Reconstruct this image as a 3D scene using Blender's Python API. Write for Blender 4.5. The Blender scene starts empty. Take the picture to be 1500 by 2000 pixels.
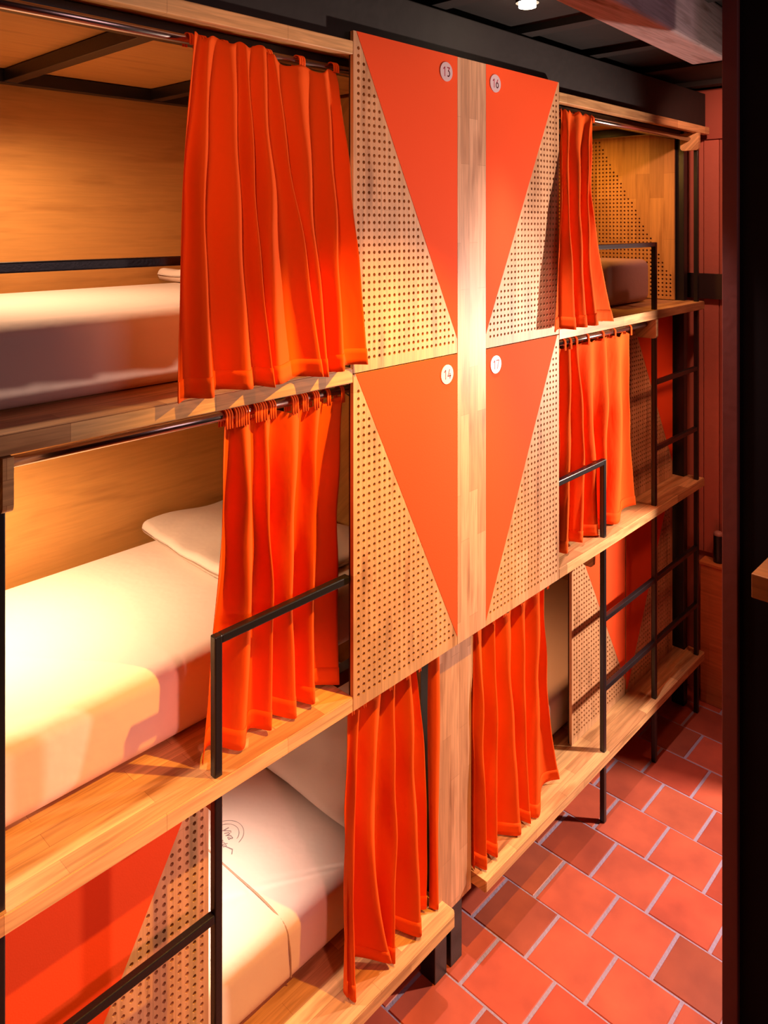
import bpy, bmesh, math, random
from mathutils import Vector, Matrix
random.seed(7)
PI = math.pi
S = bpy.context.scene
COL = S.collection

# ------------------------------------------------------------------ camera
cd = bpy.data.cameras.new('camera'); cam = bpy.data.objects.new('camera', cd); COL.objects.link(cam)
YAW = 0.7583
cam.location = (0, -1.5, 2.463)
cam.rotation_euler = (PI/2, 0, YAW - PI/2)
cd.sensor_fit = 'HORIZONTAL'; cd.sensor_width = 36; cd.lens = 36*1502.05/1500
cd.shift_y = -564.15/1500
cd.clip_start = 0.02
S.camera = cam

# ------------------------------------------------------------------ look, world, lights
S.view_settings.view_transform = 'Standard'; S.view_settings.look = 'None'
S.view_settings.gamma = 1; S.view_settings.use_curve_mapping = False
S.view_settings.exposure = 0.0
W = bpy.data.worlds.new('world'); S.world = W; W.use_nodes = True
W.node_tree.nodes['Background'].inputs[0].default_value = (1.0, 0.32, 0.16, 1)
W.node_tree.nodes['Background'].inputs[1].default_value = 0.022

def spot(name, loc, target, power, color, angle=100, blend=0.5, size=0.03):
    l = bpy.data.lights.new(name, 'SPOT'); l.energy = power; l.color = color
    l.spot_size = math.radians(angle); l.spot_blend = blend; l.shadow_soft_size = size
    o = bpy.data.objects.new(name, l); COL.objects.link(o); o.location = loc
    d = Vector(target) - Vector(loc)
    o.rotation_euler = d.to_track_quat('-Z', 'Y').to_euler()
    return o
def area(name, loc, target, power, color, sx, sy):
    l = bpy.data.lights.new(name, 'AREA'); l.shape = 'RECTANGLE'; l.size = sx; l.size_y = sy
    l.energy = power; l.color = color
    o = bpy.data.objects.new(name, l); COL.objects.link(o); o.location = loc
    o.rotation_euler = (Vector(target) - Vector(loc)).to_track_quat('-Z', 'Y').to_euler()
    return o
AMBER = (1.0, 0.50, 0.13); WARM = (1.0, 0.66, 0.42); WHITE = (1.0, 0.86, 0.78)
# aisle ceiling spots, the last two added fills
spot('aisle_spot_or_fill', (1.87, -1.05, 3.10), (1.32, 0.05, 0.92), 300, (1.0, 0.46, 0.05), 62, 0.6, 0.02)
spot('aisle_spot_or_fill', (2.06, -0.17, 3.12), (2.50, -0.70, 0), 165, (1.0, 0.66, 0.60), 58, 0.6)
spot('aisle_spot_or_fill', (3.20, -0.45, 3.10), (4.10, -0.30, 2.5), 34, (1.0, 0.45, 0.30), 110, 0.8)  # added fill that brightens the far end wall
spot('aisle_spot_or_fill', (0.15, -1.10, 3.05), (1.30, 0.0, 2.45), 40, (1.0, 0.33, 0.10), 46, 0.8)  # added fill that reddens the top left curtain
# lit side room beyond the opening on the right, and its red bounce on the far ladder
spot('side_room_lamp', (3.90, -1.25, 1.78), (2.70, 0.0, 1.35), 345, (1.0, 0.72, 0.58), 125, 0.5, 0.05)
spot('side_bounce_fill', (3.55, -0.64, 2.35), (3.68, 0.10, 1.15), 20, (1.0, 0.34, 0.16), 62, 0.8, 0.1)  # added red fill standing in for bounce off the side room
# added fill spot low on the camera side, for the lower left panel
spot('corner_fill', (0.95, -1.35, 1.70), (0.80, 0.10, 0.70), 58, (1.0, 0.33, 0.27), 66, 0.7, 0.05)
area('room_fill', (1.5, -2.3, 2.9), (2.6, 0, 2.0), 12, (1.0, 0.62, 0.66), 1.2, 1.2)  # added fill area light for the ceiling beam and aisle side
# reading lamps inside the bunks
spot('bunk_lamp', (0.66, 0.62, 1.98), (0.78, 0.64, 1.37), 62, (1.0, 0.70, 0.42), 130, 1.0, 0.04)
spot('bunk_lamp', (0.75, 0.62, 2.86), (0.90, 0.62, 2.25), 36, (1.0, 0.66, 0.40), 150, 1.0, 0.04)
spot('bunk_lamp', (1.12, 0.46, 1.08), (1.24, 0.44, 0.48), 42, (1.0, 0.74, 0.60), 76, 1.0, 0.04)
spot('bunk_lamp', (3.30, 0.45, 2.86), (3.75, 0.50, 2.3), 15, (1.0, 0.46, 0.08), 130, 0.8, 0.04)
spot('bunk_lamp', (2.70, 0.60, 1.06), (2.70, 0.6, 0.48), 12, (1.0, 0.42, 0.16), 150, 0.8, 0.04)

# ------------------------------------------------------------------ materials
def newmat(name):
    m = bpy.data.materials.new(name); m.use_nodes = True
    nt = m.node_tree; b = nt.nodes['Principled BSDF']
    return m, nt, b
def plain(name, col, rough=0.5, metal=0.0, bump=0.0, bscale=60, spec=0.5):
    m, nt, b = newmat(name)
    b.inputs['Base Color'].default_value = (*col, 1); b.inputs['Roughness'].default_value = rough
    b.inputs['Metallic'].default_value = metal; b.inputs['Specular IOR Level'].default_value = spec
    if bump:
        n = nt.nodes.new('ShaderNodeTexNoise'); n.inputs['Scale'].default_value = bscale
        g = nt.nodes.new('ShaderNodeNewGeometry'); nt.links.new(g.outputs['Position'], n.inputs['Vector'])
        bp = nt.nodes.new('ShaderNodeBump'); bp.inputs['Strength'].default_value = bump; bp.inputs['Distance'].default_value = 0.01
        nt.links.new(n.outputs['Fac'], bp.inputs['Height']); nt.links.new(bp.outputs['Normal'], b.inputs['Normal'])
    return m
def wood(name, c1, c2, grain='X', strip=(0.5, 0.045), rough=0.45, streak=0.5, knots=0.25):
    """finger-jointed strips running along `grain`, in world metres"""
    m, nt, b = newmat(name); N = nt.nodes.new; L = nt.links.new
    g = N('ShaderNodeNewGeometry'); s = N('ShaderNodeSeparateXYZ'); L(g.outputs['Position'], s.inputs[0])
    def mth(op, a, bb):
        n = N('ShaderNodeMath'); n.operation = op
        for i, v in enumerate((a, bb)):
            if isinstance(v, (int, float)): n.inputs[i].default_value = v
            else: L(v, n.inputs[i])
        return n.outputs[0]
    ax = {'X': 0, 'Y': 1, 'Z': 2}[grain]; oth = [i for i in range(3) if i != ax]
    u = s.outputs[ax]; v = mth('ADD', s.outputs[oth[0]], s.outputs[oth[1]])
    c = N('ShaderNodeCombineXYZ'); L(u, c.inputs[0]); L(v, c.inputs[1])
    br = N('ShaderNodeTexBrick'); L(c.outputs[0], br.inputs['Vector'])
    br.inputs['Scale'].default_value = 1; br.inputs['Mortar Size'].default_value = 0.0004
    br.inputs['Brick Width'].default_value = strip[0]; br.inputs['Row Height'].default_value = strip[1]
    br.offset = 0.37; br.inputs['Bias'].default_value = -0.25
    br.inputs['Color1'].default_value = (*c1, 1); br.inputs['Color2'].default_value = (*c2, 1)
    br.inputs['Mortar'].default_value = (c2[0]*.8, c2[1]*.8, c2[2]*.8, 1)
    sc = N('ShaderNodeCombineXYZ'); L(mth('MULTIPLY', u, 3.0), sc.inputs[0]); L(mth('MULTIPLY', v, 55.0), sc.inputs[1])
    n1 = N('ShaderNodeTexNoise'); L(sc.outputs[0], n1.inputs['Vector']); n1.inputs['Scale'].default_value = 1.6; n1.inputs['Detail'].default_value = 6; n1.inputs['Distortion'].default_value = 0.8
    sc2 = N('ShaderNodeCombineXYZ'); L(mth('MULTIPLY', u, 2.2), sc2.inputs[0]); L(mth('MULTIPLY', v, 13.0), sc2.inputs[1])
    n2 = N('ShaderNodeTexNoise'); L(sc2.outputs[0], n2.inputs['Vector']); n2.inputs['Scale'].default_value = 1.3; n2.inputs['Detail'].default_value = 3
    r1 = N('ShaderNodeValToRGB'); L(n1.outputs['Fac'], r1.inputs[0])
    r1.color_ramp.elements[0].position = .35; r1.color_ramp.elements[0].color = (1-streak*.45,)*3+(1,)
    r1.color_ramp.elements[1].position = .62; r1.color_ramp.elements[1].color = (1, 1, 1, 1)
    r2 = N('ShaderNodeValToRGB'); L(n2.outputs['Fac'], r2.inputs[0])
    r2.color_ramp.elements[0].position = .30; r2.color_ramp.elements[0].color = (1-knots, 1-knots*1.2, 1-knots*1.3, 1)
    r2.color_ramp.elements[1].position = .45; r2.color_ramp.elements[1].color = (1, 1, 1, 1)
    def mul(a, bb):
        x = N('ShaderNodeMix'); x.data_type = 'RGBA'; x.blend_type = 'MULTIPLY'; x.inputs[0].default_value = 1
        L(a, x.inputs[6]); L(bb, x.inputs[7]); return x.outputs[2]
    L(mul(mul(br.outputs['Color'], r1.outputs[0]), r2.outputs[0]), b.inputs['Base Color'])
    b.inputs['Roughness'].default_value = rough; b.inputs['Specular IOR Level'].default_value = 0.35
    bp = N('ShaderNodeBump'); bp.inputs['Strength'].default_value = .12; bp.inputs['Distance'].default_value = .002
    L(n1.outputs['Fac'], bp.inputs['Height']); L(bp.outputs['Normal'], b.inputs['Normal'])
    return m
M_board = wood('board_oak', (.86, .52, .23), (.44, .19, .08), 'X', (.34, .047), .42, .65, .42)
M_post = wood('upright_oak', (.78, .44, .27), (.52, .26, .14), 'Z', (.40, .044), .45, .55, .35)
M_perf = wood('panel_oak', (.74, .42, .22), (.58, .30, .14), 'Z', (.5, .075), .5, .5, .35)
M_end = wood('end_panel_oak', (.70, .36, .12), (.40, .18, .06), 'Z', (.34, .075), .5, .35, .25)
M_ply = wood('plywood', (.62, .29, .075), (.58, .265, .07), 'X', (2.5, 1.3), .5, .22, .2)
M_edge = wood('panel_edge_wood', (.55, .20, .09), (.50, .17, .08), 'Z', (2, .2), .55, .3, .1)
M_timber = wood('old_timber', (.40, .30, .31), (.32, .23, .24), 'X', (3, 1.0), .75, .7, .6)
M_shelf = wood('dark_shelf_oak', (.22, .10, .03), (.16, .06, .02), 'Y', (.8, .07), .5, .4, .2)
M_box = wood('box_wood', (.75, .24, .07), (.62, .18, .05), 'Y', (1.5, .12), .5, .35, .2)
M_hole_shade = plain('hole_shade', (.018, .005, .003), .9)  # near-black colour painting in the shade inside the holes
M_paint = plain('orange_paint', (.87, .09, .020), .75, bump=.05, bscale=300, spec=.12)
M_steel = plain('black_steel', (.012, .011, .013), .33, bump=.05, bscale=200)
M_chrome = plain('rod_steel', (.55, .45, .42), .22, metal=1.0)
M_disc = plain('disc_white', (.66, .50, .55), .4)
M_digit = plain('digit_red', (.42, .02, .06), .6)
M_dark = plain('ceiling_black', (.012, .010, .010), .8, bump=.3, bscale=9)
M_fascia = plain('fascia_black', (.019, .015, .015), .7, bump=.3, bscale=14)
M_black = plain('wall_black', (.0025, .002, .0025), .8, spec=.1)
M_jamb = plain('jamb_darkred', (.07, .012, .010), .6, bump=.2, bscale=20)
M_salmon = plain('wall_salmon', (.62, .17, .11), .7, bump=.2, bscale=25)
M_salmon2 = plain('wall_salmon_dark', (.42, .10, .065), .7)
M_rail = plain('rail_dark', (.03, .012, .01), .6)
M_ink = plain('logo_ink', (.25, .20, .20), .8)
M_cap = plain('cap_pale', (.5, .25, .22), .4)
M_outer = plain('room_wall_dark', (.10, .03, .02), .8)

def cloth_mat(name, col, trans=0.25):
    m, nt, b = newmat(name)
    b.inputs['Base Color'].default_value = (*col, 1); b.inputs['Roughness'].default_value = .85
    b.inputs['Specular IOR Level'].default_value = .15
    b.inputs['Sheen Weight'].default_value = .15; b.inputs['Sheen Roughness'].default_value = .5
    b.inputs['Sheen Tint'].default_value = (*col, 1)
    tr = nt.nodes.new('ShaderNodeBsdfTranslucent'); tr.inputs[0].default_value = (col[0], col[1]*.6, col[2]*.5, 1)
    mx = nt.nodes.new('ShaderNodeMixShader'); mx.inputs[0].default_value = trans
    out = nt.nodes['Material Output']
    nt.links.new(b.outputs[0], mx.inputs[1]); nt.links.new(tr.outputs[0], mx.inputs[2]); nt.links.new(mx.outputs[0], out.inputs[0])
    g = nt.nodes.new('ShaderNodeNewGeometry'); mp = nt.nodes.new('ShaderNodeMapping'); mp.inputs['Scale'].default_value = (14, 14, 5)
    n = nt.nodes.new('ShaderNodeTexNoise'); n.inputs['Scale'].default_value = 1; n.inputs['Detail'].default_value = 3
    nt.links.new(g.outputs['Position'], mp.inputs[0]); nt.links.new(mp.outputs[0], n.inputs['Vector'])
    bp = nt.nodes.new('ShaderNodeBump'); bp.inputs['Strength'].default_value = .5; bp.inputs['Distance'].default_value = .01
    nt.links.new(n.outputs['Fac'], bp.inputs['Height']); nt.links.new(bp.outputs['Normal'], b.inputs['Normal'])
    return m
M_curtain = cloth_mat('curtain_orange', (.92, .118, .010), .10)
M_crease_shade = plain('crease_shade_brown', (.42, .26, .18), .8)  # brown of the painted crease shadow on the sheet
M_sheet = plain('sheet_cream', (.82, .66, .56), .8, bump=.25, bscale=18, spec=.2)
M_cushion = plain('cushion_mauve', (.50, .31, .29), .85, bump=.2, bscale=30, spec=.2)

def tile_mat():
    m, nt, b = newmat('terracotta'); N = nt.nodes.new; L = nt.links.new
    at = N('ShaderNodeAttribute'); at.attribute_name = 'tint'
    g = N('ShaderNodeNewGeometry')
    n = N('ShaderNodeTexNoise'); n.inputs['Scale'].default_value = 7; n.inputs['Detail'].default_value = 6; L(g.outputs['Position'], n.inputs['Vector'])
    r = N('ShaderNodeValToRGB'); L(n.outputs['Fac'], r.inputs[0])
    r.color_ramp.elements[0].position = .3; r.color_ramp.elements[0].color = (.42, .085, .050, 1)
    r.color_ramp.elements[1].position = .7; r.color_ramp.elements[1].color = (.60, .125, .066, 1)
    x = N('ShaderNodeMix'); x.data_type = 'RGBA'; x.blend_type = 'MULTIPLY'; x.inputs[0].default_value = 1
    L(r.outputs[0], x.inputs[6]); L(at.outputs['Color'], x.inputs[7]); L(x.outputs[2], b.inputs['Base Color'])
    b.inputs['Roughness'].default_value = .42
    bp = N('ShaderNodeBump'); bp.inputs['Strength'].default_value = .25; bp.inputs['Distance'].default_value = .004
    L(n.outputs['Fac'], bp.inputs['Height']); L(bp.outputs['Normal'], b.inputs['Normal'])
    return m
M_tile = tile_mat()
M_grout = plain('grout', (.34, .28, .40), .8, bump=.4, bscale=80)
def emis(name, col, st):
    m, nt, b = newmat(name); b.inputs['Emission Color'].default_value = (*col, 1); b.inputs['Emission Strength'].default_value = st
    return m
M_glow = emis('lamp_glow', (1, .80, .55), 30)

# ------------------------------------------------------------------ helpers
def box(bm, x0, x1, y0, y1, z0, z1, bev=0.0, seg=2):
    t = bmesh.new()
    r = bmesh.ops.create_cube(t, size=1)
    for v in t.verts:
        v.co = Vector((x0 if v.co.x < 0 else x1, y0 if v.co.y < 0 else y1, z0 if v.co.z < 0 else z1))
    if bev:
        bmesh.ops.bevel(t, geom=list(t.edges), offset=bev, segments=seg, affect='EDGES', profile=.5)
    merge(bm, t)
def merge(bm, t):
    me = bpy.data.meshes.new('tmp'); t.to_mesh(me); bm.from_mesh(me); bpy.data.meshes.remove(me); t.free()
def B(*args, **kw):
    bm = bmesh.new(); box(bm, *args, **kw); return bm
def rod_bm(p, q, r, seg=20, bm=None):
    bm = bm or bmesh.new(); p = Vector(p); q = Vector(q); d = q-p
    rot = d.to_track_quat('Z', 'Y').to_matrix().to_4x4()
    bmesh.ops.create_cone(bm, cap_ends=True, segments=seg, radius1=r, radius2=r, depth=d.length,
                          matrix=Matrix.Translation((p+q)/2) @ rot)
    return bm
def prism(pts, axis, a0, a1, bm=None):
    """polygon pts (2d) extruded along axis ('x': pts are (y,z); 'y': (x,z); 'z': (x,y))"""
    bm = bm or bmesh.new()
    f = {'x': lambda p, a: (a, p[0], p[1]), 'y': lambda p, a: (p[0], a, p[1]), 'z': lambda p, a: (p[0], p[1], a)}[axis]
    A = [bm.verts.new(f(p, a0)) for p in pts]; Bv = [bm.verts.new(f(p, a1)) for p in pts]
    n = len(pts)
    bm.faces.new(A); bm.faces.new(Bv[::-1])
    for i in range(n): bm.faces.new((A[i], Bv[i], Bv[(i+1) % n], A[(i+1) % n]))
    bmesh.ops.recalc_face_normals(bm, faces=bm.faces)
    return bm
def wpos(o):
    v = Vector((0, 0, 0))
    while o: v += o.location; o = o.parent
    return v
def part(name, bm, mat, parent=None, smooth=False, loc=None):
    """link world-coordinate geometry as ONE mesh object (origin moved to its own base)"""
    me = bpy.data.meshes.new(name)
    if not bm.verts: raise RuntimeError(name)
    base = Vector((0, 0, 0)) if parent is not None else None
    xs = [v.co for v in bm.verts]
    c = Vector((sum((min(v[i] for v in xs), max(v[i] for v in xs)))/2 if i < 2 else min(v[2] for v in xs) for i in range(3)))
    for v in bm.verts: v.co -= c
    bm.to_mesh(me); bm.free()
    me.materials.append(mat)
    if smooth:
        for p in me.polygons: p.use_smooth = True
    o = bpy.data.objects.new(name, me); COL.objects.link(o)
    if parent is not None:
        o.parent = parent; o.location = c - wpos(parent)
    else: o.location = c
    return o
def tag(o, label=None, cat=None, group=None, kind=None):
    if label: o['label'] = label
    if cat: o['category'] = cat
    if group: o['group'] = group
    if kind: o['kind'] = kind
    return o
def thing(name, label, cat, loc, group=None):
    o = bpy.data.objects.new(name, None); COL.objects.link(o); o.location = loc; o.empty_display_size = .05
    return tag(o, label, cat, group)
def struct(name, bm, mat, label=None):
    return tag(part(name, bm, mat), label=label, kind='structure')

def to_mesh(o):
    bpy.context.view_layer.update()
    me = bpy.data.meshes.new_from_object(o.evaluated_get(bpy.context.evaluated_depsgraph_get()))
    n = bpy.data.objects.new(o.name, me); p = o.parent; l, r = o.location.copy(), o.rotation_euler.copy()
    nm = o.name; bpy.data.objects.remove(o); COL.objects.link(n); n.name = nm
    n.parent = p; n.location = l; n.rotation_euler = r
    return n

# ------------------------------------------------------------------ levels (metres, floor = 0)
T1, T2, T3 = 2.068, 1.172, .291          # tops of the three sleeping boards
TH = .040
ZT = 2.988                                # top of the numbered panels
PL, S0, S1, PR = 1.4624, 1.919, 2.072, 2.533
YB = 1.0                                  # back wall

# ------------------------------------------------------------------ setting
def build_floor():
    bm = bmesh.new(); lay = bm.loops.layers.color.new('tint')
    px, py = .2208, .2212
    rnd = random.Random(3)
    for i in range(-14, 14):
        x0 = 1.755 + i*px + .0013; x1 = 1.755 + (i+1)*px - .0013
        off = .152 if (i % 2 == 1) == ((2) % 2 == 1) else .035
        if i % 2 == 0: off = .152
        else: off = .035
        for j in range(-13, 6):
            y0 = off + j*py + .0044; y1 = off + (j+1)*py - .0044
            t = rnd.uniform(.82, 1.12); tg = t*rnd.uniform(.9, 1.08)
            dz = rnd.uniform(-.0008, .0008); ins = .004
            jx = rnd.uniform(-.0012, .0012)
            lo = [bm.verts.new((x+jx, y, -.004)) for x, y in ((x0, y0), (x1, y0), (x1, y1), (x0, y1))]
            hi = [bm.verts.new((x+jx, y, dz)) for x, y in ((x0+ins, y0+ins), (x1-ins, y0+ins), (x1-ins, y1-ins), (x0+ins, y1-ins))]
            fs = [bm.faces.new(hi)] + [bm.faces.new((lo[k], lo[(k+1) % 4], hi[(k+1) % 4], hi[k])) for k in range(4)]
            for f in fs:
                for l in f.loops: l[lay] = (t, tg, tg*rnd.uniform(.98, 1.02), 1)
    o = struct('floor', bm, M_tile)
    gb = part('grout_bed', B(-1.4, 4.9, -2.8, 1.3, -.06, -.0025), M_grout, o)
    return o
build_floor()
struct('wall_back', B(-.2, 4.2, YB, YB+.02, 0, 3.16), M_ply)
ceil = struct('ceiling', B(-1.5, 4.9, -2.8, 1.2, 3.17, 3.2), M_dark)
for k in range(9):
    part('ceiling_joist', B(.35+k*.5, .42+k*.5, -2.8, 1.1, 3.145, 3.17), M_dark, ceil)
# dark fascia beam over the panels
struct('trim_1', B(-.2, 4.05, .035, .15, 2.962, 3.135, bev=.004), M_fascia)
# end wall with vertical boards, dark rail
ew = struct('wall_end', B(4.10, 4.14, -.70, .285, 0, 3.16), M_salmon)
ys = [-.69, -.60, -.47, -.30, -.17, -.06, -.02, .06, .15, .28]
for a, b_ in zip(ys[:-1], ys[1:]):
    part('wall_board', B(4.088, 4.10, a+.002, b_-.002, .74, 2.9, bev=.002), M_salmon2 if (b_-a) < .05 else M_salmon, ew)
part('top_board', B(4.07, 4.10, -.69, .27, 2.9, 3.16), M_salmon2, ew)
struct('wall_far', B(4.16, 4.2, -2.8, 1.2, 0, 3.17), M_outer)
struct('trim_2', B(4.06, 4.0875, -.69, .28, 2.07, 2.20), M_rail)
# dark partition on the right of the aisle, with its jamb
struct('wall_blocker', B(3.685, 4.1, -.80, -.735, 0, 3.165), M_black)  # unseen wall stub, placed to block the side lamp at the far end
struct('wall_middle', B(2.27, 2.34, -2.8, -.736, 0, 3.165), M_black)
struct('trim_3', B(2.255, 2.36, -.735, -.691, 0, 3.165, bev=.003), M_jamb)
# rest of the room behind the camera
struct('wall_front', B(-1.5, 2.3, -2.84, -2.8, 0, 3.17), M_outer)
struct('wall_left', B(-1.54, -1.5, -2.84, 1.2, 0, 3.17), M_outer)

# ------------------------------------------------------------------ wooden boards of the bunks
def sleeping_board(x0, x1, zt, label, name='bed_board', notch=None, cham=False):
    pts = [(x0, 0), (x1, 0), (x1, .92), (x0, .92)]
    bm = bmesh.new()
    t = bmesh.new()
    if cham:
        pts = [(x0, 0), (x1-.012, 0), (x1, .012), (x1, .0865), (1.913, .0865), (1.913, .92), (x0, .92)]
    elif x1 > 3:
        pts = [(x0, 0), (x1, 0), (x1, .083), (3.893, .083), (3.893, .152), (x1, .152), (x1, .92), (x0, .92)]
    prism(pts, 'z', zt-TH, zt, t)
    bmesh.ops.bevel(t, geom=[e for e in t.edges if abs(e.verts[0].co.y) < .02 and abs(e.verts[1].co.y) < .02 and (e.verts[0].co-e.verts[1].co).length > .03], offset=.0025, segments=2, affect='EDGES')
    merge(bm, t)
    o = part(name, bm, M_board)
    return tag(o, label, 'bed board', 'wooden sleeping boards of the bunks')
sleeping_board(.100, PL, T1, 'long wooden board under the top left bed, dark curtain hem on its edge')
sleeping_board(.100, PL, T2, 'golden wooden board under the middle left bed with a guard post through it')
sleeping_board(.100, 1.918, T3, 'pale wooden board of the bottom left bed, cut off at the central upright', cham=True)
sleeping_board(PR+.002, 3.946, T1, 'pale wooden board under the top right bed')
sleeping_board(PR+.002, 3.946, T2, 'pale wooden board under the middle right bed')
sleeping_board(2.074, 3.946, T3, 'bleached wooden board of the bottom right bed beside the tiled floor')
# upper front boards
tag(part('top_board', B(.045, PL, 0, .032, 2.922, 2.960, bev=.003), M_board), 'wooden front board along the top of the left bunks', 'board')
tag(part('top_board', B(PR+.002, 4.01, 0, .032, 2.916, 2.954, bev=.003), M_board), 'wooden front board along the top of the right bunks', 'board')
tag(part('roof_board', B(.045, 1.95, .032, .995, 2.936, 2.954), M_ply), 'orange plywood roof over the top left bed', 'board')
tag(part('roof_board', B(2.03, 3.94, .032, .995, 2.936, 2.954), M_ply), 'orange plywood roof over the top right bed', 'board')
# board undersides behind the numbered panels are carried by divider
tag(part('divider_board', B(1.979, 1.996, .08, .995, 0.26, 2.93), M_ply), 'plywood divider between left and right bunks behind the central upright', 'board')

# ------------------------------------------------------------------ numbered, perforated panels
def perf_sheet(P, u0, u1, v0, v1, hole, thick=.012, pitch=.0208, r=.0053, mu=.0195, mv=.036, anchor='u0'):
    """perforated sheet; P(u, v, d) maps to world"""
    bm = bmesh.new(); cache = {}
    def V(u, v, d=0.0):
        k = (round(u, 5), round(v, 5), round(d, 5))
        if k not in cache: cache[k] = bm.verts.new(P(u, v, d))
        return cache[k]
    nu = int((u1-u0-2*mu)/pitch)+1; nv = int((v1-v0-2*mv)/pitch)+1
    su = u0+mu if anchor == 'u0' else u1-mu-(nu-1)*pitch
    us = [su + i*pitch for i in range(nu)]; vs = [v0+mv + j*pitch for j in range(nv)]
    ue = [u0] + [us[0]-pitch/2 + i*pitch for i in range(nu+1)] + [u1]
    ve = [v0] + [vs[0]-pitch/2 + j*pitch for j in range(nv+1)] + [v1]
    for i in range(len(ue)-1):
        for j in range(len(ve)-1):
            a, b, c, d = ue[i], ue[i+1], ve[j], ve[j+1]
            inner = 0 < i <= nu and 0 < j <= nv
            if inner and hole(us[i-1], vs[j-1]):
                cu, cv = us[i-1], vs[j-1]; h = pitch/2
                out = [(a, c), (cu, c), (b, c), (b, cv), (b, d), (cu, d), (a, d), (a, cv)]
                ang = [225, 270, 315, 0, 45, 90, 135, 180]
                inn = [(cu+r*math.cos(math.radians(t)), cv+r*math.sin(math.radians(t))) for t in ang]
                for k in range(8):
                    k2 = (k+1) % 8
                    bm.faces.new((V(*out[k]), V(*out[k2]), V(*inn[k2]), V(*inn[k])))
                    bm.faces.new((V(*inn[k]), V(*inn[k2]), V(*inn[k2], thick), V(*inn[k], thick)))
            else:
                bm.faces.new((V(a, c), V(b, c), V(b, d), V(a, d)))
    # rim
    for (a, b) in (((u0, v0), (u1, v0)), ((u1, v0), (u1, v1)), ((u1, v1), (u0, v1)), ((u0, v1), (u0, v0))):
        q = [bm.verts.new(P(*a, 0)), bm.verts.new(P(*a, thick)), bm.verts.new(P(*b, thick)), bm.verts.new(P(*b, 0))]
        bm.faces.new(q)
    return bm
def inside(tri):
    def f(x, z, m=.0085):
        n = len(tri); ok = True; sgn = 0
        area2 = sum(tri[i][0]*tri[(i+1) % n][1]-tri[(i+1) % n][0]*tri[i][1] for i in range(n))
        s = 1 if area2 > 0 else -1
        for i in range(n):
            (ax, az), (bx, bz) = tri[i], tri[(i+1) % n]
            L = math.hypot(bx-ax, bz-az)
            d = s*((bx-ax)*(z-az)-(bz-az)*(x-ax))/L
            if d < -m: return False
        return True
    return f
def arc_pts(cx, cz, rx, rz, a0, a1, n=14):
    return [(cx+rx*math.cos(math.radians(a0+(a1-a0)*k/n)), cz+rz*math.sin(math.radians(a0+(a1-a0)*k/n))) for k in range(n+1)]
DIG = {   # strokes in a cell 0..1 wide, 0..2 high
    '1': [[(.15, 1.6), (.6, 2), (.6, 0)]],
    '3': [[(.1, 2), (.9, 2), (.45, 1.25)] + arc_pts(.45, .65, .5, .62, 90, -120)],
    '4': [[(.62, 2), (.0, .55), (1.05, .55)], [(.78, 1.1), (.78, 0)]],
    '6': [[(.72, 2), (.1, .95)], arc_pts(.5, .62, .48, .6, 0, 360, 24)],
    '7': [[(.0, 2), (1.0, 2), (.35, 0)]],
}
def digits_bm(txt, cx, cz, y):
    bm = bmesh.new(); h = .0135; w = .0135; gap = .019; hw = .0019
    for q, ch in enumerate(txt):
        ox = cx - gap*.5 - w*.5 + q*gap; oz = cz - h
        for st in DIG[ch]:
            P = [(ox+a*w, oz+b*h) for a, b in st]
            for (ax, az), (bx, bz) in zip(P[:-1], P[1:]):
                L = math.hypot(bx-ax, bz-az) or 1e-6; nx, nz = -(bz-az)/L*hw, (bx-ax)/L*hw
                f = [bm.verts.new((px_, y, pz_)) for px_, pz_ in ((ax+nx, az+nz), (bx+nx, bz+nz), (bx-nx, bz-nz), (ax-nx, az-nz))]
                bm.faces.new(f)
            for (ax, az) in P:
                bm.faces.new([bm.verts.new((ax+hw*math.cos(t*PI/4), y, az+hw*math.sin(t*PI/4))) for t in range(8)])
    return bm
def panel(x0, x1, z0, z1, y, tri, label, group, number=None, npos=None, anchor='u0', cat='panel', kwargs={}):
    root = thing('perforated_panel', label, cat, ((x0+x1)/2, y+.009, z0), group)
    ins = inside(tri)
    part('wood_sheet', perf_sheet(lambda u, v, d: (u, y+d, v), x0, x1, z0, z1, lambda u, v: not ins(u, v), anchor=anchor, **kwargs), M_perf, root)
    part('hole_shade_sheet', B(x0+.0005, x1-.0005, y+.0121, y+.018, z0+.0005, z1-.0005), M_hole_shade, root)  # added dark sheet that keeps the holes shaded
    part('painted_triangle', prism(tri, 'y', y-.0008, y-.00002), M_paint, root)
    if number:
        bm = rod_bm((npos[0], y-.0009, npos[1]), (npos[0], y-.003, npos[1]), .030, 48)
        d = part('number_disc', bm, M_disc, root)
        part('digits', digits_bm(number, npos[0], npos[1], y-.0031), M_digit, d)
    return root
g1 = None
panel(PL, S0, 2.054, ZT, 0, [(1.474, ZT), (S0, ZT), (S0, 2.10)], 'red and wood perforated panel carrying the number 13, upper left of the four', g1, '13', (1.862, 2.932))
panel(PL, S0, 1.134, 2.050, 0, [(1.472, 2.050), (S0, 2.050), (S0, 1.160)], 'orange and wood perforated panel carrying the number 14, lower left of the four', g1, '14', (1.866, 1.994))
panel(S1, PR, 2.050, ZT, 0, [(S1, ZT), (2.526, ZT), (S1, 2.098)], 'red and wood perforated panel carrying the number 16, upper right of the four', g1, '16', (2.123, 2.930), anchor='u1')
panel(S1, PR, 1.134, 2.046, 0, [(S1, 2.046), (2.520, 2.046), (S1, 1.152)], 'orange and wood perforated panel carrying the number 17, lower right of the four', g1, '17', (2.126, 1.990), anchor='u1')
tag(part('upright_board', B(S0+.0005, S1-.0005, -.001, .016, 1.134, ZT, bev=.001), M_post), 'narrow vertical wooden board between the panels numbered 13 to 17', 'board')
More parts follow.
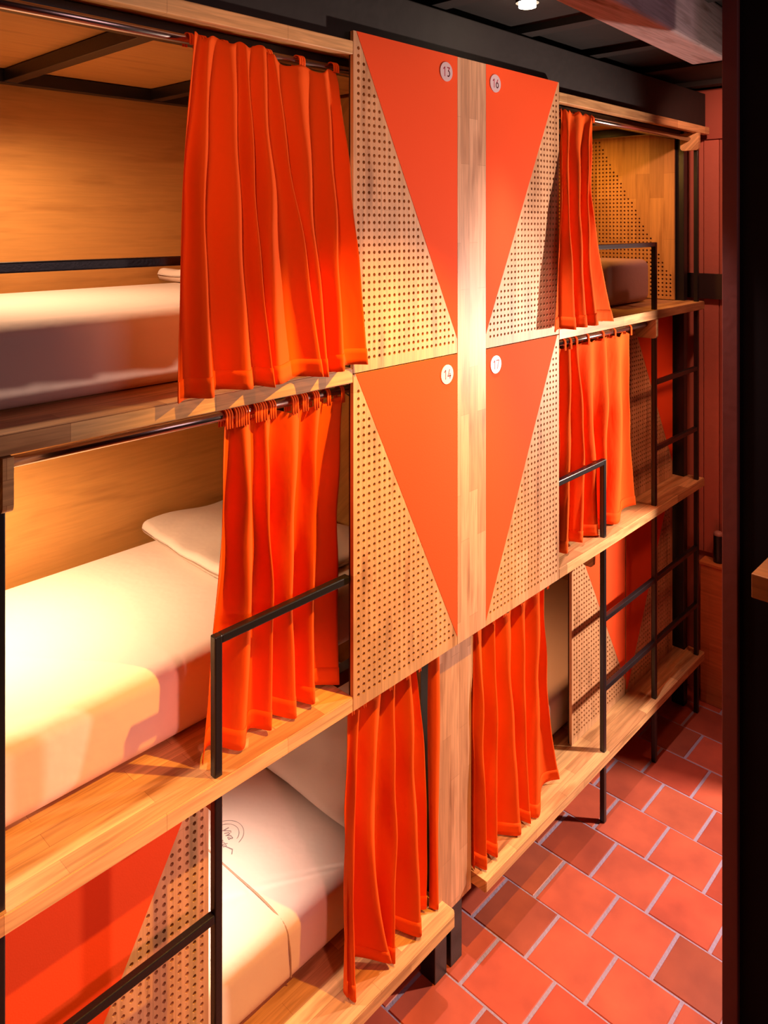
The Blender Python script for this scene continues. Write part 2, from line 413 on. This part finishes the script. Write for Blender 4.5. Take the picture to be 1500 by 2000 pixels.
tag(part('upright_board', B(1.898, 2.072, .060, .0755, .235, 1.131, bev=.001), M_post), 'pale vertical wooden board between the two bottom curtains', 'board')
# foot-end panels standing on the boards
YP = .13
panel(2.855, 3.335, T3+.002, T2-TH-.001, YP, [(2.896, 1.131), (3.335, 1.131), (3.335, .36)], 'perforated panel with orange triangle standing on the bottom right board, left one', None)
panel(3.345, 3.86, T3+.002, T2-TH-.001, YP, [(3.345, 1.131), (3.835, 1.131), (3.358, .31), (3.345, .31)], 'perforated panel with red triangle at the far end of the bottom right board', None)
panel(3.35, 3.86, T2+.002, T1-TH-.001, YP, [(3.405, 2.027), (3.86, 2.027), (3.86, 1.25)], 'perforated panel with red triangle behind the ladder in the middle right bunk', None)
panel(.60, 1.087, T3+.002, T2-TH-.001, YP, [(1.078, 1.131), (.60, 1.131), (.60, .32)], 'perforated panel with large red triangle in the lower left corner', None, anchor='u1')
# end wall of the top right bunk
root = thing('perforated_wall', 'orange oak end board with a stepped triangle of holes closing the top right bunk', 'panel', (3.875, .55, T1))
part('wood_sheet', perf_sheet(lambda u, v, d: (3.87+d, u, v), .125, .99, T1+.004, 2.93, lambda u, v: v < 2.185+1.787*(u-.137), mu=.02, mv=.02), M_end, root)
part('hole_shade_sheet', B(3.8821, 3.888, .1255, .9895, T1+.0045, 2.9295), M_hole_shade, root)  # same added sheet, darkening the end wall's holes
for zt, zb, nm in ((T2-TH-.002, T3+.003, 'bottom'), (T1-TH-.002, T2+.003, 'middle')):
    tag(part('end_board', B(3.87, 3.888, .15, .99, zb, zt), M_ply), 'plain plywood end board of the %s right bunk' % nm, 'board')

# ------------------------------------------------------------------ steel frames
def frame(side):
    left = side == 'left'
    root = thing('bunk_frame', 'black square steel frame carrying the %s stack of bunks' % side, 'bunk frame', (1.0 if left else 3.0, .5, 0))
    px = (1.916, 1.977) if left else (1.998, 2.058)
    part('post', B(px[0], px[1], .0885, .150, 0, 2.93, bev=.002), M_steel, root)
    part('post', B(px[0], px[1], .93, .99, 0, 2.93, bev=.002), M_steel, root)
    far = (.05, .095) if left else (3.895, 3.940)
    part('post', B(far[0], far[1], .085, .150, 0, 2.93, bev=.002), M_steel, root)
    part('post', B(far[0], far[1], .93, .99, 0, 2.93, bev=.002), M_steel, root)
    a, b = (far[1], px[0]) if left else (px[1], far[0])
    part('rail', B(a, b, .100, .140, 2.893, 2.933, bev=.002), M_steel, root)
    part('rail', B(a, min(b, 3.866), .955, .997, 2.893, 2.933, bev=.002), M_steel, root)
    xs = (.905, 1.40) if left else (2.60, 3.10, 3.60)
    for x in xs:
        part('crossbar', B(x, x+.042, .1405, .9545, 2.895, 2.933, bev=.002), M_steel, root)
    for z in (T1, T2, T3):
        part('rail', B(a, min(b, 3.866), .16, .20, z-TH-.042, z-TH-.002, bev=.002), M_steel, root)
    return root
frame('left'); frame('right')

Q = .021
def sq(bm, x, y, z0, z1): box(bm, x, x+Q, y, y+Q, z0, z1, bev=.0025)
def guard_ladder(side):
    L = side == 'left'
    root = thing('steel_ladder', 'black square tube ladder with guard rails on the %s bunks' % side, 'ladder', (1.0 if L else 3.0, .02, 0))
    y = .012
    A = 1.0265 if L else 2.9085      # middle-bed guard post
    Bx = .5405 if L else 3.395       # top-bed guard post
    sgn = 1 if L else -1
    pe = PL-.001 if L else PR+.001
    def tubepath(x_post, z0, ztop, xe, nm):
        bm = bmesh.new(); box(bm, x_post, x_post+Q, y, y+Q, z0, ztop, bev=.003)
        part('post', bm, M_steel, root)
        bm = bmesh.new()
        if L: box(bm, x_post+Q-.0015, xe, y, y+Q, ztop-Q, ztop, bev=.003)
        else: box(bm, xe, x_post+.0015, y, y+Q, ztop-Q, ztop, bev=.003)
        part('guard_rail', bm, M_steel, root)
    tubepath(A, 0, 1.500 if L else 1.492, pe, 'mid')
    if L:
        part('post', B(Bx, Bx+Q, y, y+Q, 0, T1-TH-.001, bev=.003), M_steel, root)
        part('guard_rail', B(.10, pe, y, y+Q, 2.389-Q, 2.389, bev=.003), M_steel, root)
    else: tubepath(Bx, 0, 2.376, pe, 'top')
    if not L:
        part('post', B(3.886, 3.907, y, y+Q, 0, 2.915, bev=.0025), M_steel, root)
    def rung(x0, x1, z):
        part('rung', B(min(x0, x1), max(x0, x1), y+.001, y+Q-.001, z-.0105, z+.0105, bev=.0025), M_steel, root)
    if L:
        for z in (.845, .545): rung(Bx+Q, A, z)
    else:
        for z in (.832, .545): rung(A+Q, Bx, z); rung(Bx+Q, 3.886, z)
        for z in (1.733, 1.430): rung(Bx+Q, 3.886, z)
    return root
guard_ladder('left'); guard_ladder('right')

# ------------------------------------------------------------------ curtain rods and their wooden holders
def rounded_plate(y0, y1, z0, z1, r):
    pts = [(y0, z1), (y0, z0+r)]
    for k in range(1, 6):
        a = PI + k*PI/12; pts.append((y0+r+r*math.cos(a), z0+r+r*math.sin(a)))
    pts.append((y0+r, z0)); pts.append((y1-r, z0))
    for k in range(1, 6):
        a = 1.5*PI + k*PI/12; pts.append((y1-r+r*math.cos(a), z0+r+r*math.sin(a)))
    pts += [(y1, z0+r), (y1, z1)]
    return pts
def holder(x0, x1, y0, y1, z0, z1, label):
    tag(part('rod_holder', prism(rounded_plate(y0, y1, z0, z1, .016), 'x', x0, x1), M_board), label, 'bracket')
holder(3.860, 3.882, -.003, .090, 2.828, 2.915, 'rounded wooden rod holder at the far end of the top right bunk')
holder(3.368, 3.390, -.003, .095, 1.940, 2.027, 'wooden rod holder under the top right board, pale lit edge')
holder(2.885, 2.905, .050, .100, 1.045, 1.131, 'wooden rod holder peeking under the middle right board')
holder(.547, .567, -.012, .085, 1.922, 2.027, 'brown wooden rod holder at the left picture edge')
holder(1.048, 1.066, .040, .100, 1.060, 1.131, 'dark wooden rod holder under the middle left board')
def rod(x0, x1, z, y, label):
    bm = rod_bm((x0, y, z), (x1, y, z), .0115, 24)
    for f in bm.faces: f.smooth = True
    tag(part('curtain_rod', bm, M_chrome), label, 'curtain rod')
rod(.10, PL+.03, 2.886, .048, 'shiny metal curtain rod along the top left bunk')
rod(.568, PL+.03, 2.001, .048, 'shiny metal curtain rod under the top left board')
rod(1.067, 1.91, 1.112, .048, 'metal curtain rod of the bottom left bunk')
rod(PR-.03, 3.859, 2.886, .048, 'metal curtain rod along the top right bunk')
rod(PR-.03, 3.367, 2.001, .048, 'metal curtain rod under the top right board')
rod(2.08, 2.879, 1.112, .048, 'metal curtain rod of the bottom right bunk')

# ------------------------------------------------------------------ curtains
CUR = {
    'C1': [(2.902, [(0.978, 0.022), (1.002, 0.034), (1.017, 0.022), (1.055, 0.034), (1.079, 0.022), (1.106, 0.034), (1.123, 0.022), (1.156, 0.034), (1.176, 0.022), (1.195, 0.034), (1.206, 0.022), (1.254, 0.034), (1.283, 0.022), (1.339, 0.034), (1.373, 0.022), (1.41, 0.034), (1.433, 0.04)]), (2.45, [(0.925, -0.012), (0.954, 0.008), (0.971, -0.032), (1.028, 0.008), (1.063, -0.032), (1.096, 0.008), (1.116, -0.032), (1.141, 0.008), (1.156, -0.032), (1.214, 0.008), (1.249, -0.032), (1.278, 0.008), (1.295, -0.032), (1.342, 0.008), (1.371, -0.032), (1.422, 0.008), (1.454, -0.018)]), (2.075, [(0.907, -0.022), (0.953, -0.002), (0.981, -0.044), (1.043, -0.002), (1.081, -0.044), (1.128, -0.002), (1.157, -0.044), (1.166, -0.002), (1.171, -0.044), (1.258, -0.002), (1.312, -0.044), (1.322, -0.002), (1.328, -0.044), (1.361, -0.002), (1.382, -0.044), (1.452, -0.006), (1.495, -0.022)])],
    'C2': [(1.985, [(1.077, 0.048), (1.109, 0.06), (1.129, 0.036), (1.168, 0.06), (1.192, 0.036), (1.25, 0.06), (1.285, 0.036), (1.335, 0.06), (1.366, 0.036), (1.429, 0.06), (1.467, 0.048)]), (1.6, [(1.076, 0.075), (1.124, 0.097), (1.153, 0.053), (1.198, 0.097), (1.225, 0.053), (1.267, 0.097), (1.292, 0.053), (1.337, 0.097), (1.365, 0.053), (1.433, 0.097), (1.475, 0.075)]), (1.182, [(1.024, 0.062), (1.084, 0.092), (1.12, 0.040), (1.176, 0.092), (1.21, 0.038), (1.258, 0.092), (1.288, 0.038), (1.328, 0.092), (1.353, 0.038), (1.424, 0.092), (1.467, 0.062)])],
    'C3': [(1.11, [(1.489, 0.05), (1.509, 0.062), (1.521, 0.038), (1.571, 0.062), (1.602, 0.038), (1.643, 0.062), (1.668, 0.038), (1.71, 0.062), (1.736, 0.038), (1.762, 0.062), (1.778, 0.05)]), (0.7, [(1.49, 0.055), (1.493, 0.060), (1.500, 0.035), (1.536, 0.083), (1.566, 0.027), (1.624, 0.083), (1.66, 0.027), (1.716, 0.083), (1.751, 0.027), (1.801, 0.083), (1.832, 0.055)]), (0.3, [(1.482, 0.045), (1.490, 0.066), (1.500, 0.030), (1.577, 0.098), (1.635, 0.022), (1.646, 0.098), (1.652, 0.022), (1.722, 0.098), (1.765, 0.022), (1.816, 0.098), (1.848, 0.06)])],
    'C4': [(1.11, [(2.077, 0.055), (2.085, 0.060), (2.095, 0.05), (2.131, 0.064), (2.172, 0.036), (2.223, 0.064), (2.255, 0.036), (2.317, 0.064), (2.355, 0.036), (2.415, 0.064), (2.451, 0.036), (2.489, 0.064), (2.512, 0.05)]), (0.7, [(2.077, 0.052), (2.090, 0.065), (2.104, 0.029), (2.14, 0.081), (2.174, 0.029), (2.238, 0.081), (2.277, 0.029), (2.325, 0.081), (2.355, 0.029), (2.407, 0.081), (2.439, 0.029), (2.505, 0.081), (2.545, 0.055)]), (0.3, [(2.077, 0.052), (2.090, 0.065), (2.104, 0.021), (2.134, 0.089), (2.166, 0.021), (2.253, 0.089), (2.306, 0.021), (2.347, 0.089), (2.372, 0.021), (2.402, 0.089), (2.42, 0.021), (2.551, 0.089), (2.631, 0.055)])],
    'C5': [(2.902, [(2.587, 0.022), (2.619, 0.034), (2.638, 0.022), (2.694, 0.034), (2.728, 0.022), (2.786, 0.034), (2.822, 0.022), (2.847, 0.034), (2.862, 0.04)]), (2.45, [(2.505, -0.022), (2.545, -0.004), (2.568, -0.03), (2.613, 0.006), (2.64, -0.03), (2.679, 0.006), (2.703, -0.03), (2.767, 0.006), (2.807, -0.012)]), (2.07, [(2.451, -0.03), (2.527, -0.012), (2.57, -0.048), (2.62, -0.012), (2.651, -0.048), (2.706, -0.012), (2.739, -0.048), (2.842, -0.012), (2.905, -0.03)])],
    'C6': [(1.985, [(2.615, 0.048), (2.652, 0.061), (2.674, 0.035), (2.708, 0.061), (2.729, 0.035), (2.795, 0.061), (2.836, 0.035), (2.913, 0.061), (2.961, 0.035), (3.032, 0.061), (3.075, 0.035), (3.157, 0.061), (3.208, 0.048)]), (1.6, [(2.644, 0.065), (2.671, 0.087), (2.688, 0.043), (2.755, 0.087), (2.796, 0.043), (2.848, 0.087), (2.88, 0.043), (2.954, 0.087), (2.999, 0.043), (3.074, 0.087), (3.12, 0.043), (3.199, 0.087), (3.248, 0.065)]), (1.182, [(2.639, 0.062), (2.647, 0.088), (2.652, 0.036), (2.726, 0.088), (2.771, 0.036), (2.849, 0.088), (2.897, 0.036), (2.932, 0.088), (2.954, 0.036), (3.025, 0.088), (3.068, 0.036), (3.211, 0.088), (3.298, 0.062)])],
}
for k_, rows_ in CUR.items():            # fold depth
    g_ = {'C1': 1.6, 'C5': 1.6}.get(k_, 1.5); sh_ = -.012 if k_ in ('C1', 'C5') else 0
    for r_ in (1, 2):
        z_, P_ = rows_[r_]; y0_ = P_[0][1]
        rows_[r_] = (z_, [(x + sh_*x/1.5, sh_ + y0_ + (y-y0_)*(g_ if y > y0_ else 1.0)) for x, y in P_])
FR = [.50, .64, .40, .58, .46, .66]; DP = [1.0, .62, 1.15, .8, 1.05, .7]
for k_, rows_ in CUR.items():            # uneven folds
    for r_ in range(3):
        z_, P_ = rows_[r_]; P_ = [list(p) for p in P_]; y0_ = P_[0][1]
        for i_ in range(1, len(P_)-1, 2):
            q_ = (i_//2 + len(k_+k_[1])*int(k_[1])) % 6
            P_[i_][0] = P_[i_-1][0] + (P_[i_+1][0]-P_[i_-1][0])*FR[q_]
            if r_: P_[i_][1] = y0_ + (P_[i_][1]-y0_)*DP[q_]
        rows_[r_] = (z_, [tuple(p) for p in P_])
def catmull(P, t):
    n = len(P)-1; i = min(int(t*n), n-1); f = t*n-i
    p0 = P[max(i-1, 0)]; p1 = P[i]; p2 = P[i+1]; p3 = P[min(i+2, n)]
    return tuple(.5*((2*p1[k]) + (-p0[k]+p2[k])*f + (2*p0[k]-5*p1[k]+4*p2[k]-p3[k])*f*f + (-p0[k]+3*p1[k]-3*p2[k]+p3[k])*f**3) for k in range(2))
def curtain(key, label, rodz, tabs, scallop=.010):
    rows = CUR[key]; zt, zb = rows[0][0], rows[2][0]; zm = rows[1][0]
    rnd = random.Random(hash(key) % 97 if False else sum(map(ord, key)))
    ph = [rnd.uniform(0, 6.28) for _ in range(8)]
    xm = sum(p[0] for p in rows[2][1])/len(rows[2][1])
    root = thing('curtain', label, 'curtain', (xm, .03, zb))
    n = (len(rows[0][1])-1)*8; m = 56
    cols = []
    T, Mi, Bo = ([catmull(rows[r][1], j/n) for j in range(n+1)] for r in range(3))
    grid = []
    for i in range(m+1):
        z = zt + (zb-zt)*i/m; row = []
        for j in range(n+1):
            s = j/n
            # quadratic through the three levels, clamped to smooth
            a = (z-zt)/(zm-zt) if z >= zm else None
            tt = (zt-z)/(zt-zb); tm = (zt-zm)/(zt-zb)
            l0 = (tt-tm)*(tt-1)/(tm); l1 = tt*(tt-1)/(tm*(tm-1)); l2 = tt*(tt-tm)/(1-tm)
            x = T[j][0]*l0 + Mi[j][0]*l1 + Bo[j][0]*l2
            y = T[j][1]*l0 + Mi[j][1]*l1 + Bo[j][1]*l2
            w = math.sin(PI*min(1, tt*1.2))
            x += w*.004*math.sin(7*z+ph[0]+s*9) + w*.002*math.sin(19*z+ph[1]+s*23)
            y += w*.003*math.sin(9*z+ph[2]+s*17) + w*.0022*math.sin(23*z+ph[3]-s*31)
            zz = z
            if i == 0 or i < 4:
                zz = z - (4-i)/4*(.006*(1+math.sin(s*41+ph[4])) + (.030*max(0, math.sin(6*(s-.55)))**.7 if key == 'C1' and s > .55 else 0))
            zz += (tt**6)*scallop*(.5+.5*math.sin(s*17+ph[5]))*(.4+.6*math.sin(s*5+ph[6])**2)
            row.append((x, y, zz))
        grid.append(row)
    def sheet(r0, r1, dy=0.0, dz=0.0):
        bm = bmesh.new()
        vs = [[bm.verts.new((p[0], p[1]+dy, p[2]+(dz if i == r1 else 0))) for p in grid[i]] for i in range(r0, r1+1)]
        for i in range(len(vs)-1):
            for j in range(n): bm.faces.new((vs[i][j], vs[i+1][j], vs[i+1][j+1], vs[i][j+1]))
        return bm
    def sm(name, bm, th):
        o = part(name, bm, M_curtain, root, smooth=True)
        md = o.modifiers.new('thickness', 'SOLIDIFY'); md.thickness = th; md.offset = 0
        return o
    sm('cloth', sheet(0, m), .0012)
    hr = m - max(3, int(.055/((zt-zb)/m)))
    sm('hem', sheet(hr, m, -.0022, -.002), .0014)
    for (s, c) in tabs:
        x = catmull(rows[0][1], s)[0]
        bm = bmesh.new()
        for q in range(c):
            xx = x + (q-(c-1)/2)*.0075
            # loop band round the rod, with two straps down to the heading
            R = .0145; w = .0028; t = []
            for k in range(17):
                a = PI*k/16
                t.append((.048 - R*math.cos(a), rodz + R*math.sin(a)))
            t = [(.048-R, min(zt, rodz)-.014)] + t + [(.048+R, min(zt, rodz)-.014)]
            prev = None
            for (yy, z) in t:
                cur = [bm.verts.new((xx-w, yy, z)), bm.verts.new((xx+w, yy, z))]
                if prev: bm.faces.new((prev[0], prev[1], cur[1], cur[0]))
                prev = cur
        o = part('tab_loop', bm, M_curtain, root, smooth=True)
        md = o.modifiers.new('thickness', 'SOLIDIFY'); md.thickness = .002; md.offset = 1
    return root
curtain('C1', 'wide orange curtain of the top left bunk, left of panel 13', 2.886, [(.0, 2), (.10, 3), (.24, 2), (.37, 2), (.48, 2), (.56, 2), (.62, 2), (.78, 3), (.99, 3)])
curtain('C2', 'orange curtain of the middle left bunk, behind the guard rail', 2.001, [(.02, 3), (.12, 3), (.2, 3), (.29, 3), (.37, 3), (.46, 3), (.60, 3), (.67, 3), (.78, 3), (.88, 2), (.97, 2)])
curtain('C3', 'orange curtain of the bottom left bunk, left of the lower upright', 1.112, [(.02, 2), (.25, 2), (.5, 2), (.75, 2), (.98, 2)], .02)
bm = bmesh.new(); pr_ = None
for k in range(41):
    z = T3+.006 + (1.11-T3-.006)*k/40
    cur = [bm.verts.new((x + .003*math.sin(5*z+q), y + .002*math.sin(9*z+q), z)) for q, (x, y) in enumerate(((1.862, .070), (1.870, .052), (1.880, .046), (1.890, .050), (1.896, .058)))]
    if pr_:
        for q in range(4): bm.faces.new((pr_[q], pr_[q+1], cur[q+1], cur[q]))
    pr_ = cur
c3 = [o for o in COL.objects if o.get('label', '').startswith('orange curtain of the bottom left')][0]
o = part('cloth', bm, M_curtain, c3, smooth=True); md = o.modifiers.new('thickness', 'SOLIDIFY'); md.thickness = .0012
curtain('C4', 'orange curtain of the bottom right bunk, right of the lower upright', 1.112, [(.3, 2), (.45, 2), (.62, 2), (.8, 2), (.98, 2)], .012)
curtain('C5', 'narrow red orange curtain of the top right bunk, beside panel 16', 2.886, [(.1, 2), (.3, 2), (.5, 2), (.75, 2), (.98, 2)], .006)
curtain('C6', 'orange curtain of the middle right bunk, beside panel 17', 2.001, [(.06, 2), (.18, 2), (.32, 2), (.48, 2), (.64, 2), (.80, 2), (.97, 2)], .014)

# ------------------------------------------------------------------ mattresses, pillows
def soft_box(x0, x1, y0, y1, z0, z1, r=.045, seed=1):
    t = bmesh.new(); box(t, x0, x1, y0, y1, z0, z1, bev=r, seg=6)
    return t
def mattress(x0, x1, y0, z, label, h=.20, y1=.925, crease=None):
    root = thing('mattress', label, 'mattress', ((x0+x1)/2, .55, z))
    b = part('sheeted_body', soft_box(x0, x1, y0, y1, z+.002, z+h), M_sheet, root, smooth=True)
    for xs in (crease or []):
        c = bpy.data.curves.new('crease_shade', 'CURVE'); c.dimensions = '3D'; c.bevel_depth = .0028; c.bevel_resolution = 2  # thin brown tube standing in for the shadow in a sheet crease
        sp = c.splines.new('BEZIER')
        P = [(xs-.01, y1-.05, z+h), (xs-.002, .5, z+h), (xs+.004, y0+.05, z+h-.001), (xs+.008, y0+.012, z+h-.018), (xs+.012, y0-.0005, z+h-.06), (xs+.02, y0, z+.03)]
        sp.bezier_points.add(len(P)-1)
        for q, pp in zip(sp.bezier_points, P):
            q.co = Vector(pp); q.handle_left_type = q.handle_right_type = 'AUTO'
        c.materials.append(M_crease_shade)
        o = bpy.data.objects.new('crease_shade', c); COL.objects.link(o); o.parent = root; o.location = -root.location; to_mesh(o)
    return root
mattress(.10, 1.90, .155, T1, 'cream mattress on the top left board', .187)
mattress(.10, 1.90, .185, T2, 'cream mattress on the middle left board, brightly lit by a lamp', .200)
m3 = mattress(.10, 1.90, .195, T3, 'cream mattress on the bottom left board with a small printed emblem', .192, crease=(1.385,))
mattress(2.08, 3.83, .20, T3, 'mattress on the bottom right board, mostly hidden by the curtain', .192)
mattress(2.08, 3.30, .20, T2, 'mattress on the middle right board behind the curtain', .192)

def pillow_bm(sx, sy, sz, seed=0, n=28):
    rnd = random.Random(seed); ph = [rnd.uniform(0, 6.28) for _ in range(6)]
    bm = bmesh.new(); G = {}
    for side in (1, -1):
        for i in range(n+1):
            for j in range(n+1):
                u = -1+2*i/n; v = -1+2*j/n
                edge = max(abs(u), abs(v))
                prof = ((1-u**4)*(1-v**4))**.45
                k = 1 - .05*(1-abs(u*v))*edge**4
                wr = 1 + .05*math.sin(5*u+ph[0])*math.sin(4*v+ph[1]) + .03*math.sin(11*u+3*v+ph[2])
                z = side*sz/2*prof*wr
                if edge >= .9999 and side == -1: G[(side, i, j)] = G[(1, i, j)]; continue
                G[(side, i, j)] = bm.verts.new((u*sx/2*k, v*sy/2*k, z))
        for i in range(n):
            for j in range(n):
                q = [G[(side, i, j)], G[(side, i+1, j)], G[(side, i+1, j+1)], G[(side, i, j+1)]]
                if side < 0: q.reverse()
                bm.faces.new(q)
    return bm
def pillow(loc, size, rot, label, seed):
    bm = pillow_bm(*size, seed=seed)
    Mx = Matrix.Translation(loc) @ Matrix.Rotation(rot[2], 4, 'Z') @ Matrix.Rotation(rot[1], 4, 'Y') @ Matrix.Rotation(rot[0], 4, 'X')
    bmesh.ops.transform(bm, matrix=Mx, verts=bm.verts)
    return tag(part('pillow', bm, M_sheet, smooth=True), label, 'pillow')
def flat_pillow(x0, x1, y0, y1, z0, z1, label, ph):
    t = bmesh.new(); box(t, x0, x1, y0, y1, z0, z1, bev=.022, seg=4)
    bmesh.ops.subdivide_edges(t, edges=[e for e in t.edges if e.calc_length() > .2], cuts=14, use_grid_fill=True)
    for v in t.verts:
        k = (v.co.z-z0)/(z1-z0)
        v.co.z += k*(.007*math.sin(16*v.co.x+9*v.co.y+ph)+.004*math.sin(35*v.co.y-14*v.co.x))
        v.co.x += .012*math.sin(7*v.co.y+ph)
    return tag(part('pillow', t, M_sheet, smooth=True), label, 'pillow')
flat_pillow(1.355, 1.86, .26, .975, T2+.203, T2+.245, 'flat cream pillow on the middle left mattress beside its curtain', 1)
flat_pillow(1.42, 1.86, .42, .975, T1+.190, T1+.228, 'flat cream pillow on the top left mattress behind the wide curtain', 2)
pillow((1.80, .56, T3+.415), (.44, .62, .15), (0, math.radians(-70), 0), 'cream pillow propped upright in the bottom left bunk', 3)
# emblem printed on the bottom sheet
def emblem():
    root = thing('printed_emblem', 'small round grey emblem with script lettering printed on the bottom left sheet', 'emblem', (1.455, .585, T3+.193))
    z = T3+.1932
    def arc(r, a0, a1, w):
        bm = bmesh.new(); pr = None; n = 36
        for k in range(n+1):
            a = math.radians(a0+(a1-a0)*k/n)
            c = [bm.verts.new((1.455+(r-w)*math.cos(a), .585+(r-w)*math.sin(a), z)), bm.verts.new((1.455+(r+w)*math.cos(a), .585+(r+w)*math.sin(a), z))]
            if pr: bm.faces.new((pr[0], pr[1], c[1], c[0]))
            pr = c
        return bm
    part('ring', arc(.058, -80, 120, .0008), M_ink, root)
    part('ring', arc(.043, -70, 100, .0008), M_ink, root)
    for body, dx, dy, sz in (('Viva', .008, .0, .034), ('Posada', -.022, -.004, .026)):
        c = bpy.data.curves.new('lettering', 'FONT'); c.body = body; c.size = sz; c.align_x = 'CENTER'; c.align_y = 'CENTER'; c.shear = .4
        c.materials.append(M_ink); c.extrude = .0001
        t = bpy.data.objects.new('lettering', c); COL.objects.link(t); t.parent = root
        t.location = Vector((1.455+dx, .585+dy, z+.0001)) - root.location; t.rotation_euler = (0, 0, -PI/2-.15); to_mesh(t)
    part('ribbon_tip', prism([(1.428, .545), (1.437, .520), (1.424, .505), (1.421, .5055), (1.433, .519), (1.425, .545)], 'z', z-.0001, z+.0001), M_ink, root)
emblem()
# cushion in the top right bunk
bm = soft_box(3.30, 3.73, .185, .90, T1+.003, T1+.215, r=.04)
tag(part('cushion', bm, M_cushion, smooth=True), 'mauve grey cushion on the top right board behind the guard rail', 'cushion')
# thin cable in the middle left bunk
c = bpy.data.curves.new('cable', 'CURVE'); c.dimensions = '3D'; c.bevel_depth = .0025
sp = c.splines.new('BEZIER'); P = [(1.90, .60, 2.02), (1.90, .62, 1.93), (1.93, .50, 1.84), (1.97, .42, 1.80)]
sp.bezier_points.add(3)
for q, pp in zip(sp.bezier_points, P): q.co = pp; q.handle_left_type = q.handle_right_type = 'AUTO'
c.materials.append(M_steel); o = bpy.data.objects.new('cable', c); COL.objects.link(o); o = to_mesh(o)
tag(o, 'thin black cable hanging beside the middle left curtain near panel 14', 'cable')

# ------------------------------------------------------------------ around the aisle
tm = B(1.2, 2.62, -.665, -.545, 3.0, 3.168, bev=.012, seg=3)
for v in tm.verts: v.co.y += (v.co.x-1.2)*.06
tag(part('ceiling_beam', tm, M_timber), 'rough grey brown timber beam crossing the ceiling at top right', 'beam')
root = thing('wooden_box', 'reddish wooden box on the floor at the far end of the aisle', 'box', (4.04, -.10, 0))
part('carcass', B(4.003, 4.085, -.62, .045, 0, .705, bev=.003), M_box, root)
part('lid', B(3.998, 4.086, -.625, .050, .706, .722, bev=.003), M_box, root)
root = thing('black_bottle', 'small dark upright bottle with a pale rounded cap on the wooden box', 'bottle', (4.05, -.03, .722))
part('body', rod_bm((4.05, -.03, .723), (4.05, -.03, .86), .024, 24), M_steel, root, smooth=False)
bm = bmesh.new(); bmesh.ops.create_uvsphere(bm, u_segments=16, v_segments=10, radius=.024, matrix=Matrix.Translation((4.05, -.03, .865)) @ Matrix.Diagonal((1, 1, .7, 1)))
part('cap', bm, M_cap, root, smooth=True)
tag(part('wall_shelf', B(2.003, 2.269, -1.35, -.852, 1.538, 1.598, bev=.002), M_shelf), 'corner of a thick wooden shelf on the dark wall at the right picture edge', 'shelf')
# ceiling downlight
root = thing('ceiling_spotlight', 'small round glowing spotlight in the dark ceiling', 'lamp', (2.06, -.168, 3.17))
bm = bmesh.new(); bmesh.ops.create_cone(bm, cap_ends=False, segments=32, radius1=.036, radius2=.036, depth=.014, matrix=Matrix.Translation((2.06, -.168, 3.160)))
part('housing', bm, M_fascia, root)
part('bulb', rod_bm((2.06, -.168, 3.140), (2.06, -.168, 3.168), .027, 32), M_glow, root)
